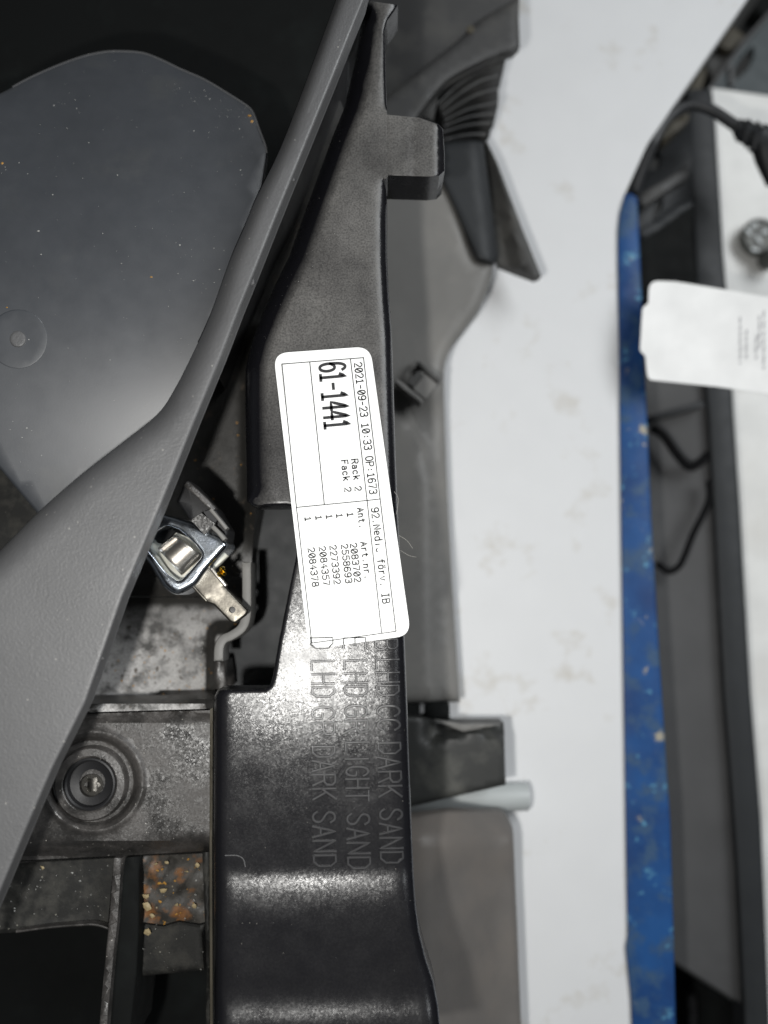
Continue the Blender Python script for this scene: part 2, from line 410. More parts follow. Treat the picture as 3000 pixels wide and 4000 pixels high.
# top right
tr = thing('slotted_trim', 2920, 220, -260, 'slate coloured trim with an angled slot in the top right corner', 'trim')
sheet('slate_panel', [(2775, 355), (2905, 170), (3030, 30), (3120, 30), (3120, 400), (2980, 372)], lambda x, y: -225+0*x, m_teal, tr, holes=[roundpoly([(2866, 270), (2900, 215), (2945, 175), (2945, 225), (2920, 275), (2870, 318)], 12)], step=60, thick=6, ds=25)
prism('panel_lip', strip_outline([(2775, 345), (2905, 165), (3030, 25)], 14), -218, 8, m_rail, tr, bev=.6)
prism('slot_tongue', [(2850, 255), (2862, 250), (2868, 330), (2852, 332)], -222, 5, m_rail, tr, bev=.4)
ts = thing('ridged_strip', 2780, 260, -260, 'umber brown ridged strip seen past the white shelf corner', 'trim')
sheet('strip_base', [(2560, 600), (3000, -60), (3120, -60), (3120, 60), (3020, 60), (2780, 380), (2700, 430), (2640, 520)], lambda x, y: -250+6*np.sin((x-y)/38), m_cavity, ts, step=35, thick=6, ds=40)
prism('strip_block', [(2660, 385), (2745, 255), (2760, 270), (2740, 350), (2710, 385)], -215, 14, m_umber, ts, r=8)
prism('strip_block', [(2800, 175), (2850, 95), (2925, 150), (2850, 200)], -225, 14, m_umber, ts, r=8)
prism('strip_block', [(2755, 250), (2790, 190), (2890, 205), (2860, 260), (2790, 320)], -232, 14, m_dark, ts, r=8)
# cable and connector boot
cab = thing('cable', 2660, 430, -140, 'black cable arching over the blue edge to a ridged connector boot', 'cable')
cl = crv([(2478, 800), (2490, 720), (2530, 610), (2580, 500), (2640, 435), (2710, 412), (2780, 430), (2850, 475), (2905, 512)], 8)
zc = np.interp(np.arange(len(cl)), [0, len(cl)*.3, len(cl)-1], [-158, -140, -132])
pts = [P1(x, y, z) for (x, y), z in zip(cl, zc)]
tube('cable_sheath', pts, [3.1, 3.1, 3.0, 3.3], m_cable, cab, 14)
boot = [P1(2885, 497, -134), P1(2905, 512, -133), P1(2925, 522, -132), P1(2945, 532, -132), P1(2950, 535, -132), P1(2955, 537, -132), P1(2985, 552, -132), P1(3030, 570, -132)]
tube('connector_boot', boot, [4.2, 6, 5.6, 7.0, 5.2, 7.6, 7.8, 7.8], m_railbar, cab, 16)
for (a, b), (c, d) in (((2895, 470), (2885, 540)), ((2922, 470), (2905, 565)), ((2960, 478), (2942, 585))):
    tube('boot_rib', [P1(a, b, -128), P1((a+c)/2+3, (b+d)/2, -124), P1(c, d, -128)], [1, 1.6, 1], m_cable, cab, 8)
tube('connector_body', [P1(2985, 560, -132), P1(2995, 620, -134), P1(3025, 720, -138)], [7, 6, 4], m_black, cab, 14)
# thin wires on the rail
wr = sheet
o = tube('wire', [P1(x, y, -172) for x, y in crv([(2545, 1672), (2590, 1700), (2640, 1770), (2680, 1815), (2705, 1822), (2735, 1805), (2762, 1780)], 6)], 2.6, m_wire)
tag(o, 'thick black V-shaped wire on the charcoal rail, below the white tag', 'wire', 'black wires on the charcoal rail')
o = tube('wire', [P1(x, y, -172) for x, y in crv([(2768, 1880), (2772, 1940), (2745, 2010), (2705, 2090), (2665, 2190), (2640, 2222), (2610, 2232), (2580, 2212), (2565, 2200)], 6)], 1.9, m_wire)
tag(o, 'thinner black hook-shaped wire on the charcoal rail beside the blue edge', 'wire', 'black wires on the charcoal rail')
# push clip
pc = thing('push_clip', 2950, 930, -176, 'round grey green push clip on the white panel at the right edge', 'clip')
lathe('clip_head', 2958, 935, -190, [(11.5, 0), (11.5, 4), (10.8, 5), (9.6, 5.2), (8.8, 4.3), (0.01, 4.3)], m_clip, pc)
for a, b, L_, an in ((2925, 905, 30, .9), (2945, 880, 30, -.5), (2965, 935, 34, .9), (2990, 905, 26, -.4), (2950, 975, 30, .2)):
    dx, dy = math.cos(an)*L_/2, math.sin(an)*L_/2
    prism('embossed_bar', strip_outline([(a-dx, b-dy), (a+dx, b+dy)], 12), -184.0, 1.6, m_tube, pc, bev=.3)
lathe('clip_stem', 2992, 1022, -191, [(5.5, 0), (5.5, 12), (4.5, 14), (0.01, 14)], m_clip, pc, 24)

# ------------------------------------------------------------------ hanging white tag, no code on it
ZT = -113
tg = thing('paper_tag', 2700, 1320, ZT, 'white die-cut card tag hanging over the blue edge at right', 'tag')
to = roundpoly([(2536, 1096), (2640, 1100), (2760, 1119), (3120, 1180), (3120, 1570), (2980, 1536), (2800, 1510), (2532, 1483), (2526, 1440), (2522, 1390), (2500, 1370), (2510, 1200), (2533, 1186)], [38, 4, 4, 4, 4, 4, 4, 28, 4, 8, 12, 14, 10])
tagz = lambda x, y: ZT+5*((np.asarray(x, float)-2500)/500)**2
sheet('card', to, tagz, m_tag, tg, step=60, thick=.5, ds=20)

# ------------------------------------------------------------------ stroke lettering
C = dict
GL = {
'0': [[(1.2, 0), (2.8, 0), (4, 1.4), (4, 4.6), (2.8, 6), (1.2, 6), (0, 4.6), (0, 1.4), (1.2, 0)], [(.7, 1.2), (3.3, 4.8)]],
'1': [[(.7, 4.6), (2.1, 6), (2.1, 0)], [(.5, 0), (3.7, 0)]],
'2': [[(0, 4.7), (.9, 5.8), (2, 6), (3.2, 5.8), (4, 4.7), (3.8, 3.6), (0, 0), (4, 0)]],
'3': [[(0, 5.3), (1, 6), (3, 6), (3.9, 5.2), (3.9, 4), (3, 3.2), (1.4, 3.2)], [(3, 3.2), (4, 2.3), (4, 1), (3, 0), (1, 0), (0, .8)]],
'4': [[(3, 0), (3, 6), (0, 1.9), (4.2, 1.9)]],
'5': [[(3.8, 6), (.5, 6), (.2, 3.3), (1.2, 3.8), (2.8, 3.8), (4, 2.8), (4, 1), (2.8, 0), (1, 0), (0, .8)]],
'6': [[(3.7, 5.3), (2.8, 6), (1.3, 6), (.2, 4.8), (0, 3), (0, 1.3), (1, 0), (3, 0), (4, 1.1), (4, 2.4), (3, 3.5), (1.2, 3.5), (0, 2.5)]],
'7': [[(0, 6), (4, 6), (1.5, 0)]],
'8': [[(1.2, 3.2), (.2, 4), (.2, 5.2), (1.2, 6), (2.8, 6), (3.8, 5.2), (3.8, 4), (2.8, 3.2), (1.2, 3.2), (0, 2.3), (0, .9), (1.2, 0), (2.8, 0), (4, .9), (4, 2.3), (2.8, 3.2)]],
'9': [[(.3, .7), (1.2, 0), (2.7, 0), (3.8, 1.2), (4, 3), (4, 4.7), (3, 6), (1, 6), (0, 4.9), (0, 3.6), (1, 2.5), (2.8, 2.5), (4, 3.5)]],
'-': [[(.6, 2.8), (3.4, 2.8)]], ':': [[(2, 1), (2, 1.6)], [(2, 3.4), (2, 4)]], '.': [[(2, 0), (2, .6)]],
'A': [[(0, 0), (2, 6), (4, 0)], [(.7, 2), (3.3, 2)]],
'B': [[(0, 0), (0, 6), (2.8, 6), (3.7, 5.3), (3.7, 4), (2.8, 3.2), (0, 3.2)], [(2.8, 3.2), (4, 2.3), (4, .9), (2.8, 0), (0, 0)]],
'C': [[(4, 4.8), (3, 6), (1.3, 6), (0, 4.6), (0, 1.4), (1.3, 0), (3, 0), (4, 1.2)]],
'D': [[(0, 0), (0, 6), (2.4, 6), (4, 4.6), (4, 1.4), (2.4, 0), (0, 0)]],
'E': [[(4, 6), (0, 6), (0, 0), (4, 0)], [(0, 3.1), (3, 3.1)]],
'F': [[(0, 0), (0, 6), (4, 6)], [(0, 3.2), (3, 3.2)]],
'G': [[(4, 4.8), (3, 6), (1.3, 6), (0, 4.6), (0, 1.4), (1.3, 0), (3, 0), (4, 1.2), (4, 2.8), (2.3, 2.8)]],
'H': [[(0, 0), (0, 6)], [(4, 0), (4, 6)], [(0, 3.1), (4, 3.1)]],
'I': [[(2, 0), (2, 6)], [(.8, 0), (3.2, 0)], [(.8, 6), (3.2, 6)]],
'i': [[(2, 0), (2, 6)]],
'K': [[(0, 0), (0, 6)], [(4, 6), (0, 2.2)], [(1.4, 3.4), (4, 0)]],
'L': [[(0, 6), (0, 0), (3.6, 0)]],
'N': [[(0, 0), (0, 6), (4, 0), (4, 6)]],
'O': [[(1.2, 0), (2.8, 0), (4, 1.4), (4, 4.6), (2.8, 6), (1.2, 6), (0, 4.6), (0, 1.4), (1.2, 0)]],
'P': [[(0, 0), (0, 6), (2.8, 6), (4, 5.2), (4, 3.6), (2.8, 2.8), (0, 2.8)]],
'R': [[(0, 0), (0, 6), (2.8, 6), (4, 5.2), (4, 3.7), (2.8, 3), (0, 3)], [(2.2, 3), (4, 0)]],
'S': [[(3.9, 4.9), (3, 6), (1.1, 6), (.1, 5), (.3, 3.8), (3.6, 2.4), (4, 1.1), (3, 0), (1, 0), (0, 1.1)]],
'T': [[(0, 6), (4, 6)], [(2, 6), (2, 0)]],
'a': [[(.4, 3.6), (1.2, 4), (2.8, 4), (3.5, 3.3), (3.5, 0)], [(3.5, 2.3), (1.2, 2.3), (.2, 1.6), (.2, .6), (1, 0), (2.4, 0), (3.5, .9)]],
'c': [[(3.6, 3.4), (2.8, 4), (1.3, 4), (.2, 3), (.2, 1), (1.3, 0), (2.8, 0), (3.6, .6)]],
'k': [[(.4, 0), (.4, 6)], [(3.5, 4), (.4, 1.5)], [(1.4, 2.3), (3.6, 0)]],
'n': [[(.4, 0), (.4, 4)], [(.4, 2.8), (1.4, 4), (2.6, 4), (3.5, 3.2), (3.5, 0)]],
't': [[(1.6, 5.4), (1.6, .8), (2.2, 0), (3.4, 0)], [(.3, 4), (3.2, 4)]],
'r': [[(.7, 0), (.7, 4)], [(.7, 2.6), (1.7, 4), (3.3, 4)]],
'e': [[(.2, 2.1), (3.7, 2.1), (3.7, 3), (2.7, 4), (1.3, 4), (.2, 3), (.2, 1), (1.3, 0), (3.4, .3)]],
'd': [[(3.6, 6), (3.6, 0)], [(3.6, 1), (2.6, 0), (1.3, 0), (.2, 1), (.2, 3), (1.3, 4), (2.6, 4), (3.6, 3)]],
'f': [[(3.4, 5.6), (2.6, 6), (1.8, 5.4), (1.8, 0)], [(.4, 3.8), (3.2, 3.8)]],
'ö': [[(1.2, 0), (2.7, 0), (3.7, 1), (3.7, 3), (2.7, 4), (1.2, 4), (.2, 3), (.2, 1), (1.2, 0)], [(1.1, 5.2), (1.1, 5.8)], [(2.8, 5.2), (2.8, 5.8)]],
'v': [[(.2, 4), (2, 0), (3.8, 4)]],
'´': [[(2, 0), (2, 3.2)]],       # worn-away r
'˘': [[(3.4, .7), (2.6, 0), (1.3, 0), (.4, 1)]],   # worn-away e
}
SM = set('0368 9SCGOaceö')
def chaikin(p, k=2):
    p = [np.array(q, float) for q in p]
    closed = np.allclose(p[0], p[-1])
    for _ in range(k):
        o = [] if closed else [p[0]]
        for a, b in zip(p[:-1], p[1:]): o += [a*.75+b*.25, a*.25+b*.75]
        if closed: o.append(o[0])
        else: o.append(p[-1])
        p = o
    return p
def strokes(s, start, d, adv, cap, wd=.74):
    """polylines in pixels; d = reading direction, the letters' up direction lies to its left on the page"""
    d = np.array(d, float); d /= np.linalg.norm(d); up = np.array([d[1], -d[0]])
    out = []
    for i, ch in enumerate(s):
        for pl in GL.get(ch, []):
            q = chaikin(pl, 2) if ch in SM else [np.array(k, float) for k in pl]
            out.append([np.array(start)+d*(adv*i+a/4*adv*wd)+up*(b/6*cap) for a, b in q])
    return out
def ribbons(name, lines, zf, wd, h, mat, parent, ridge=False):
    V = []; F = []
    for ln in lines:
        p = resample(np.array(ln), 14, closed=False) if len(ln) > 1 else np.array(ln)
        if len(p) < 2: continue
        t = np.gradient(p, axis=0); t /= np.linalg.norm(t, axis=1)[:, None]+1e-9
        p[0] -= t[0]*wd*.35; p[-1] += t[-1]*wd*.35
        n = np.stack([-t[:, 1], t[:, 0]], 1)
        prof = ((-.5, 0), (.5, 0)) if not ridge else ((-.5, -.6), (-.16, 1), (.16, 1), (.5, -.6))
        k = len(prof); o = len(V)
        for off, hh in prof:
            q = p+n*off*wd
            z = zf(q[:, 0], q[:, 1])+(h if not ridge else h*hh)
            V += PW(q[:, 0], q[:, 1], z).tolist()
        m = len(p)
        for j in range(k-1):
            for i in range(m-1):
                F.append((o+j*m+i, o+j*m+i+1, o+(j+1)*m+i+1, o+(j+1)*m+i))
    ob = mesh_obj(name, V, F, mat, parent, 30)
    return ob

# faint print on the hanging tag
lines = []
for x, y0, y1 in ((2893, 1240, 1420), (2917, 1290, 1400), (2968, 1235, 1360), (2985, 1215, 1440), (2955, 1310, 1400)):
    y = y0
    while y < y1:
        L_ = random.uniform(14, 34); lines.append([(x+random.uniform(-2, 2), y), (x-3, min(y+L_, y1))]); y += L_+random.uniform(8, 14)
ribbons('blurred_print', lines, tagz, 7, .12, m_ghost, tg)

# ------------------------------------------------------------------ trims behind the black beam
tz = -100
gt = thing('taupe_trim', 1650, 1800, -110, 'smooth taupe grey trim panel behind the black beam, with a square clip', 'trim')
g_o = crv([(1300, 690), (1730, 700), (1850, 990), (1925, 1040), (1880, 1195), (1815, 1290), (1762, 1362), (1740, 1420), (1735, 1500), (1742, 1750), (1752, 2000), (1772, 2350), (1797, 2742)], 5)+[(1590, 2750), (1255, 2750), (1255, 1600)]
def z_gt(x, y):
    x = np.asarray(x, float); y = np.asarray(y, float)
    crease = np.interp(y, [1500, 1600, 1750, 1900, 2200, 2750], [1520, 1570, 1660, 1690, 1690, 1700])
    z = tz-6*sstep(-20, 26, x-crease)*sstep(1480, 1650, y)+3*sstep(1300, 900, y)
    z -= fillet(dist_poly(x, y, g_o), 40, 6)
    return z
sheet('trim_panel', g_o, z_gt, m_trim, gt, step=32, thick=3, ds=22, insets=(6, 16, 40))
cx, cy = 1640, 1490
def rot(pts, an, ox, oy): return [(ox+a*math.cos(an)-b*math.sin(an), oy+a*math.sin(an)+b*math.cos(an)) for a, b in pts]
an = .69
prism('clip_base', rot([(-62, -58), (58, -58), (58, 58), (-62, 58)], an, cx-4, cy), -94, 4, m_trim, gt, bev=.5)
prism('clip_wall', rot([(-70, 44), (60, 44), (60, 62), (-70, 62)], an, cx-4, cy), -86, 9, m_trim, gt, bev=.4)
prism('clip_wall', rot([(-50, -62), (60, -62), (60, -46), (-50, -46)], an, cx-4, cy), -88, 8, m_dark, gt, bev=.4)
prism('clip_tongue', rot([(-20, -38), (62, -38), (62, 36), (-20, 36)], an, cx-4, cy), -88, 5, m_trim, gt, bev=.8)
prism('clip_tongue', rot([(-14, -30), (14, -30), (14, 30), (-14, 30)], an, cx-16, cy-10), -85, 3, m_dark, gt, bev=.8)

# --- upper trim with arm, fins and flaps
up = thing('finned_trim', 1800, 350, -110, 'dark grey trim with a fan of ribs and two pointed flaps at top centre', 'trim')
crease = crv([(1440, 440), (1515, 374), (1650, 268), (1783, 163), (1874, 78), (2000, 5), (2030, -20)], 4)
arm = crease[::-1]+[(1440, 560), (1600, 520)]+crv([(1639, 452), (1690, 385), (1747, 322), (1820, 278), (1900, 238)], 4)+[(1960, 212), (2004, 203), (2031, 178), (2026, 60)]
sheet('arm_panel', arm, lambda x, y: -84-fillet(dist_poly(x, y, arm), 22, 4), m_dark, up, step=24, thick=5, ds=18, insets=(4, 10, 22))
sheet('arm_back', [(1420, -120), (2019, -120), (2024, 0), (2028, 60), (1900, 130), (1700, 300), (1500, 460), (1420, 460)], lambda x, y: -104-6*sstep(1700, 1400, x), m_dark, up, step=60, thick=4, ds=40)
lathe('moulded_dimple', 1838, 118, -84.5, [(2.2, .1), (2.0, .8), (1.2, 1.0), (.01, .6)], m_umber, up, 16)
back = [(1590, 440), (1750, 322), (1990, 208), (1963, 236), (1942, 285), (1948, 385), (1925, 455), (1896, 540), (1740, 600), (1600, 560)]
sheet('fin_backing', back, flat(-120), m_black, up, step=40, thick=4, ds=25)
fins = [[(1712, 405), (1790, 330), (1890, 268), (1972, 234)], [(1722, 425), (1790, 368), (1870, 318), (1948, 292)], [(1732, 448), (1800, 402), (1870, 366), (1945, 345)],
        [(1738, 470), (1820, 430), (1890, 410), (1946, 398)], [(1735, 492), (1820, 460), (1880, 448), (1930, 444)], [(1730, 515), (1820, 490), (1880, 482), (1916, 480)], [(1735, 545), (1800, 530), (1850, 524), (1898, 524)]]
for i, fl in enumerate(fins):
    c = crv(fl, 6); so = strip_outline(c, [6, 10, 12, 14])
    sheet('fin', so, (lambda so: lambda x, y: -94+4*np.clip((1760-np.asarray(x))/60, 0, 1)-fillet(dist_poly(x, y, so), 3, .4))(so), m_dark, up, step=20, thick=22, ds=14, insets=(1.5, 3))
prism('gusset', [(1640, 452), (1700, 370), (1710, 385), (1690, 470)], -92, 14, m_dark, up, bev=.5)
f1 = [(1725, 560), (1885, 546), (1915, 760), (1940, 960), (1945, 1004), (1930, 1026), (1868, 1008), (1800, 860), (1722, 690)]
sheet('flap', f1, lambda x, y: -94-5*sstep(1845, 1900, np.asarray(x)-(np.asarray(y)-560)*.12)-fillet(dist_poly(x, y, f1), 10, 1.5), m_railbar, up, step=28, thick=4, ds=20, insets=(3, 10))
f2 = [(1870, 546), (1905, 556), (1945, 640), (2035, 880), (2114, 1078), (2092, 1088), (2020, 1062), (1945, 1032), (1925, 960)]
sheet('flap', f2, lambda x, y: -104-8*sstep(40, -30, np.asarray(x)-np.interp(y, [546, 1032, 1090], [1890, 2010, 2060]))-fillet(dist_poly(x, y, f2), 10, 1.5), m_dark, up, step=28, thick=5, ds=20, insets=(3, 10))

# --- dark block, pale tube and brown panel, lower centre
db_ = thing('foam_edged_block', 1780, 2950, -110, 'blotchy dark plastic block below the taupe trim, above the pale tube', 'trim')
bk = [(1500, 2790), (1690, 2806), (1790, 2826), (1968, 2824), (1976, 3066), (1800, 3106), (1604, 3152), (1500, 3170)]
sheet('block_body', bk, lambda x, y: -92-fillet(dist_poly(x, y, bk), 14, 2)-7*sstep(2868, 2826, np.asarray(y)-np.abs(np.asarray(x)-1850)*.28)*sstep(1640, 1700, x), m_block, db_, step=22, thick=16, ds=18, insets=(4, 14))
prism('chipped_ledge', [(1700, 2812), (1800, 2828), (1955, 2830), (1810, 2858)], -93, 3, m_trim, db_, bev=.4)
prism('foam_pad', [(1560, 2748), (1640, 2756), (1640, 2806), (1560, 2806)], -98, 10, m_cavity, db_, bev=1)
prism('foam_pad', [(1662, 2758), (1690, 2744), (1756, 2752), (1756, 2812), (1660, 2806)], -97, 12, m_cavity, db_, bev=1)
tb = thing('tube', 1850, 3110, -92, 'pale grey painted tube end between the dark block and brown panel', 'tube')
tube('tube_wall', [P1(1560, 3116, -122), P1(1900, 3113, -122), P1(2056, 3111, -122), P1(2061, 3111, -122), P1(2062, 3111, -122)], [6.7, 6.7, 6.7, 6.6, 6.3], m_tube, tb, 24)
bp_ = thing('brown_trim', 1800, 3600, -100, 'brown grey trim panel below the pale tube at bottom centre', 'trim')
bo2 = roundpoly([(1420, 3200), (1605, 3184), (1750, 3164), (1968, 3164), (2004, 3230), (2018, 3550), (2042, 4150), (1420, 4150)], [5, 5, 5, 24, 24, 5, 5, 5])
sheet('trim_panel', bo2, lambda x, y: -64-32*sstep(1640, 2020, x)-10*sstep(3290, 3170, y)-3*sstep(-14, 14, np.asarray(x)-(1700+(np.asarray(y)-3200)*.07))*sstep(3300, 3450, y)-fillet(dist_poly(x, y, bo2), 26, 4), m_brown, bp_, step=34, thick=4, ds=22, insets=(6, 14, 26))

# ------------------------------------------------------------------ grimy housing under the grey panel (lower left)
hs = thing('housing', 600, 2900, -110, 'grimy black plastic housing with a recessed screw, lower left', 'housing')
fl_o = [(420, 1500), (960, 1120), (1120, 760), (1300, 330), (1345, 430), (1140, 1000), (990, 1330), (985, 1500), (1000, 1960), (985, 2200), (972, 2440), (900, 2490), (846, 2560), (838, 2700), (834, 2768), (60, 2790), (60, 2300)]
def z_fl(x, y):
    x = np.asarray(x, float); y = np.asarray(y, float)
    z = -60+14*sstep(940, 1000, x)*sstep(2200, 1900, y)*sstep(1250, 1400, y)
    z = z+8*sstep(2390, 2250, y)+6*sstep(800, 846, x)*sstep(2400, 2500, y)
    edge = 2717-(x-420)*.042
    z = z+31*sstep(0, 34, y-edge)
    return z
fl_up = fl_o[:9]+[(972, 2330), (240, 2330)]
fl_lo = [(234, 2333), (972, 2333)]+fl_o[9:-1]+[(60, 2600)]
sheet('recess_wall', fl_up, z_fl, m_dirty, hs, step=22, thick=30, ds=18)
sheet('recess_floor', fl_lo, z_fl, m_dirty, hs, step=18, thick=30, ds=16)
pl_o = [(60, 2796), (834, 2774), (834, 3322), (560, 3338), (60, 3362)]
def z_pl(x, y):
    x = np.asarray(x, float); y = np.asarray(y, float); yy = y+(x-400)*.03
    z = -30-2.5*sstep(2830, 2796, yy)-9*sstep(3284, 3340, yy)
    r = np.hypot(x-362, (y-3052)*1.0)
    z = z-4*sstep(176, 160, r)                    # annular moat
    z = z+1.2*sstep(176, 190, r)*sstep(214, 196, r)
    return z
rings = [(362+q*math.cos(2*math.pi*k/96), 3052+q*math.sin(2*math.pi*k/96)) for q in (150, 159, 164, 168, 172, 177, 183, 190, 197, 205, 214) for k in range(96)]
sheet('cover_plate', pl_o, z_pl, m_house, hs, step=20, thick=4, ds=16, extra=[rings])
lathe('screw_boss', 362, 3056, -34, [(14.2, 0), (13.9, 2.2), (13.2, 3.2), (10.6, 3.4), (9.6, 2.6), (9.2, .2), (8.6, -.6), (8.2, .8), (7.6, 1.0), (5.2, .4), (5.0, -1.5), (.01, -1.5)], m_house, hs, 48)
lathe('boss_recess', 362, 3056, -34, [(10.0, 2.4), (9.8, 3.7), (9.2, 3.9), (8.6, 3.4), (8.2, 1.4), (6.5, 1.0), (5.0, .5), (4.8, -1.3), (.01, -1.4)], m_black, hs, 48)
sc = lathe('screw', 360, 3066, -35.4, [(4.5, 0), (4.5, 1.5), (4.1, 2.1), (3.0, 2.3), (2.9, 0.2)], m_steel, hs, 32)
star = []
for k in range(24):
    a = 2*math.pi*k/24; rr = 28+6.5*math.cos(6*a); star.append((360+rr*math.cos(a), 3066+rr*math.sin(a)))
ring = [(360+42*math.cos(2*math.pi*k/36), 3066+42*math.sin(2*math.pi*k/36)) for k in range(36)]
sheet('screw_face', ring, flat(-33.0), m_steel, sc, holes=[star], step=40, thick=1.6, ds=8)
sheet('star_socket', star, lambda x, y: -34.4+.8*np.cos((np.asarray(x)-360)/18), m_steel, sc, step=12, thick=1, ds=8)
# slots below the plate
sl = [(-80, 3380), (446, 3352), (430, 3520), (420, 3618), (330, 3612), (60, 3642), (-80, 3650)]
sheet('slot_floor', sl, lambda x, y: -46+3*sstep(3600, 3632, np.asarray(y)+(np.asarray(x)-420)*.06), m_slot, hs, step=24, thick=3, ds=18)
sr = [(548, 3344), (790, 3334), (806, 3600), (780, 3607), (700, 3594), (640, 3612), (545, 3600)]
sr2 = [(545, 3603), (640, 3615), (700, 3597), (780, 3610), (806, 3603), (792, 3650), (800, 3790), (560, 3812), (536, 3800)]
sheet('slot_floor', sr2, lambda x, y: -46-fillet(dist_poly(x, y, sr2), 16, 2), m_slot, hs, step=18, thick=3, ds=14, insets=(4, 14))
prism('slot_lip', strip_outline(crv([(62, 3640), (200, 3622), (330, 3612), (380, 3614), (424, 3628)], 4), 9), -41, 3, m_house, hs, bev=.4)
sheet('slot_floor', sr, lambda x, y: -44+.5*np.sin(np.asarray(x)/31+np.asarray(y)/57)+.5*np.sin(np.asarray(y)/19-np.asarray(x)/43+1.3*np.sin(np.asarray(x)/37))+.35*np.sin(np.asarray(x)/11+np.asarray(y)/13.7), m_rust, hs, step=16, thick=3, ds=14)
prism('rib', [(446, 3352), (476, 3352), (458, 3600), (436, 3800), (412, 4100), (380, 4100), (408, 3780), (430, 3560)], -33, 40, m_house, hs, bev=.7)
prism('column', [(480, 3352), (546, 3345), (546, 3600), (536, 3810), (505, 4100), (420, 4100), (446, 3790), (462, 3600)], -37, 30, m_cavity, hs, bev=1.5)
prism('side_wall', [(820, 2770), (831, 2765), (829, 3300), (832, 4100), (820, 4100), (818, 3300)], -24, 50, m_umber, hs, bev=.3)
prism('inner_post', [(790, 3330), (820, 3328), (822, 4100), (800, 4100), (808, 3800), (800, 3600)], -36, 30, m_slot, hs, bev=1)
sheet('pit_floor', [(-140, 3360), (840, 3320), (845, 4120), (-140, 4120)], flat(-112), m_cavity, hs, step=120, thick=4, ds=60)
sheet('shade_sheet', [(760, 1850), (1250, 1850), (1250, 2780), (760, 2780)], lambda x, y: -66+2*np.sin(np.asarray(y)/140), m_railbar, hs, step=60, thick=4, ds=40)  # added dark sheet under the beam's cut-out; shade is put into its colour
# pale curved rib at the notch
rb = crv([(963, 2196), (964, 2300), (962, 2400), (945, 2452), (905, 2482), (872, 2498), (856, 2530), (854, 2582)], 6)
ro = strip_outline(rb, [36, 36, 38, 36, 36, 38, 38])
o = sheet('notch_rib', ro, lambda x, y: -26-fillet(dist_poly(x, y, ro), 6, .6), m_trim, hs, step=30, thick=11, ds=14, insets=(2, 6))
prism('notch_step', [(838, 2585), (872, 2582), (882, 2640), (886, 2690), (838, 2692)], -40, 20, m_house, hs, bev=1)

# ------------------------------------------------------------------ black beam with raised lettering
beam = thing('trim_beam', 1300, 2000, -20, 'long black dusty plastic trim beam with raised lettering, carrying the white sticker', 'trim')
b_r = [(1430, 2), (1555, 20), (1540, 45), (1513, 82), (1503, 122), (1506, 250), (1512, 445), (1515, 690), (1500, 708), (1508, 740), (1513, 800), (1513, 1000), (1520, 1150), (1531, 1300), (1540, 1600), (1546, 1800), (1554, 2000), (1568, 2250), (1581, 2500), (1591, 2750), (1600, 3000), (1608, 3200), (1616, 3400), (1626, 3540), (1640, 3640), (1664, 3740), (1694, 3830), (1712, 3920), (1728, 4080)]
b_l = [(836, 4080), (838, 3700), (836, 3300), (838, 2720), (850, 2694), (1036, 2692), (1056, 2676), (1066, 2640), (1090, 2500), (1130, 2300), (1162, 2150), (1168, 2020), (1155, 1982), (1120, 1974), (985, 1976), (966, 1958), (960, 1800), (958, 1600), (960, 1430), (985, 1330), (1030, 1215), (1080, 1100), (1130, 1000), (1190, 830), (1245, 680), (1295, 545), (1345, 420), (1385, 250), (1415, 80)]
b_out = b_r+b_l
b_right = b_r[1:]; b_lu = b_l[14:]; b_ll = b_l[:5]; b_notch = b_l[3:15]
def z_beam(x, y):
    x = np.asarray(x, float); y = np.asarray(y, float)
    z = -1.2*sstep(1350, 1000, x)*sstep(1700, 1300, y)
    yy = y-(x-1200)*-.02
    def ramp_(y0, y1, y2, s):     # rise in mm with peak slope s (px -> mm 1/11)
        t = np.clip(yy, y0, y2); a = np.minimum(t, y1)
        r = .5*s*(a-y0)**2/(y1-y0)
        b = np.clip(t-y1, 0, None); r = r+s*b-.5*s*b*b/(y2-y1)
        return r/11
    z = z+ramp_(3382, 3430, 3620, .175)+ramp_(3850, 3955, 4080, .24)
    q_ = np.clip(yy-2800, 0, 600); z = z-.036*np.where(q_ < 160, q_*q_/320, q_-80)/11
    z = z-fillet(dist_poly(x, y, b_right, False), 52, 5.5)*(1-sstep(400, 446, y)*sstep(716, 696, y))*(.35+.65*sstep(680, 860, y))
    z = z-fillet(dist_poly(x, y, b_lu, False), 110, 11)*sstep(2010, 1900, y)
    z = z-fillet(dist_poly(x, y, b_ll, False), 46, 6)
    z = z-fillet(dist_poly(x, y, b_notch, False), 12, 1.2)
    return z
sheet('beam_shell', b_out, z_beam, m_beam, beam, step=22, thick=14, ds=14, insets=(3, 9, 18, 32, 52, 80), ang=50)
tab = [(1475, 447), (1515, 448), (1651, 461), (1711, 482), (1731, 506), (1737, 603), (1737, 668), (1716, 688), (1675, 692), (1521, 687), (1475, 690)]
sheet('locating_tab', tab, lambda x, y: -.05-3.2*np.clip(np.asarray(x)-1708, 0, 40)/29*sstep(440, 520, y)-.05-.5*sstep(1512, 1500, x)-fillet(dist_poly(x, y, tab[2:-1], False), 7, .5)-.25*sstep(20, 0, np.abs(np.asarray(x)-1615)), m_beam, beam, step=20, thick=18, ds=18, insets=(2, 7), ang=28)
sheet('hidden_light_block', strip_outline([(a-75, b) for a, b in b_r[11:22]], 25), flat(-14), m_black, beam, step=60, thick=50, ds=40)  # unseen strip added under the beam to keep side light out of the cut-out
words = []
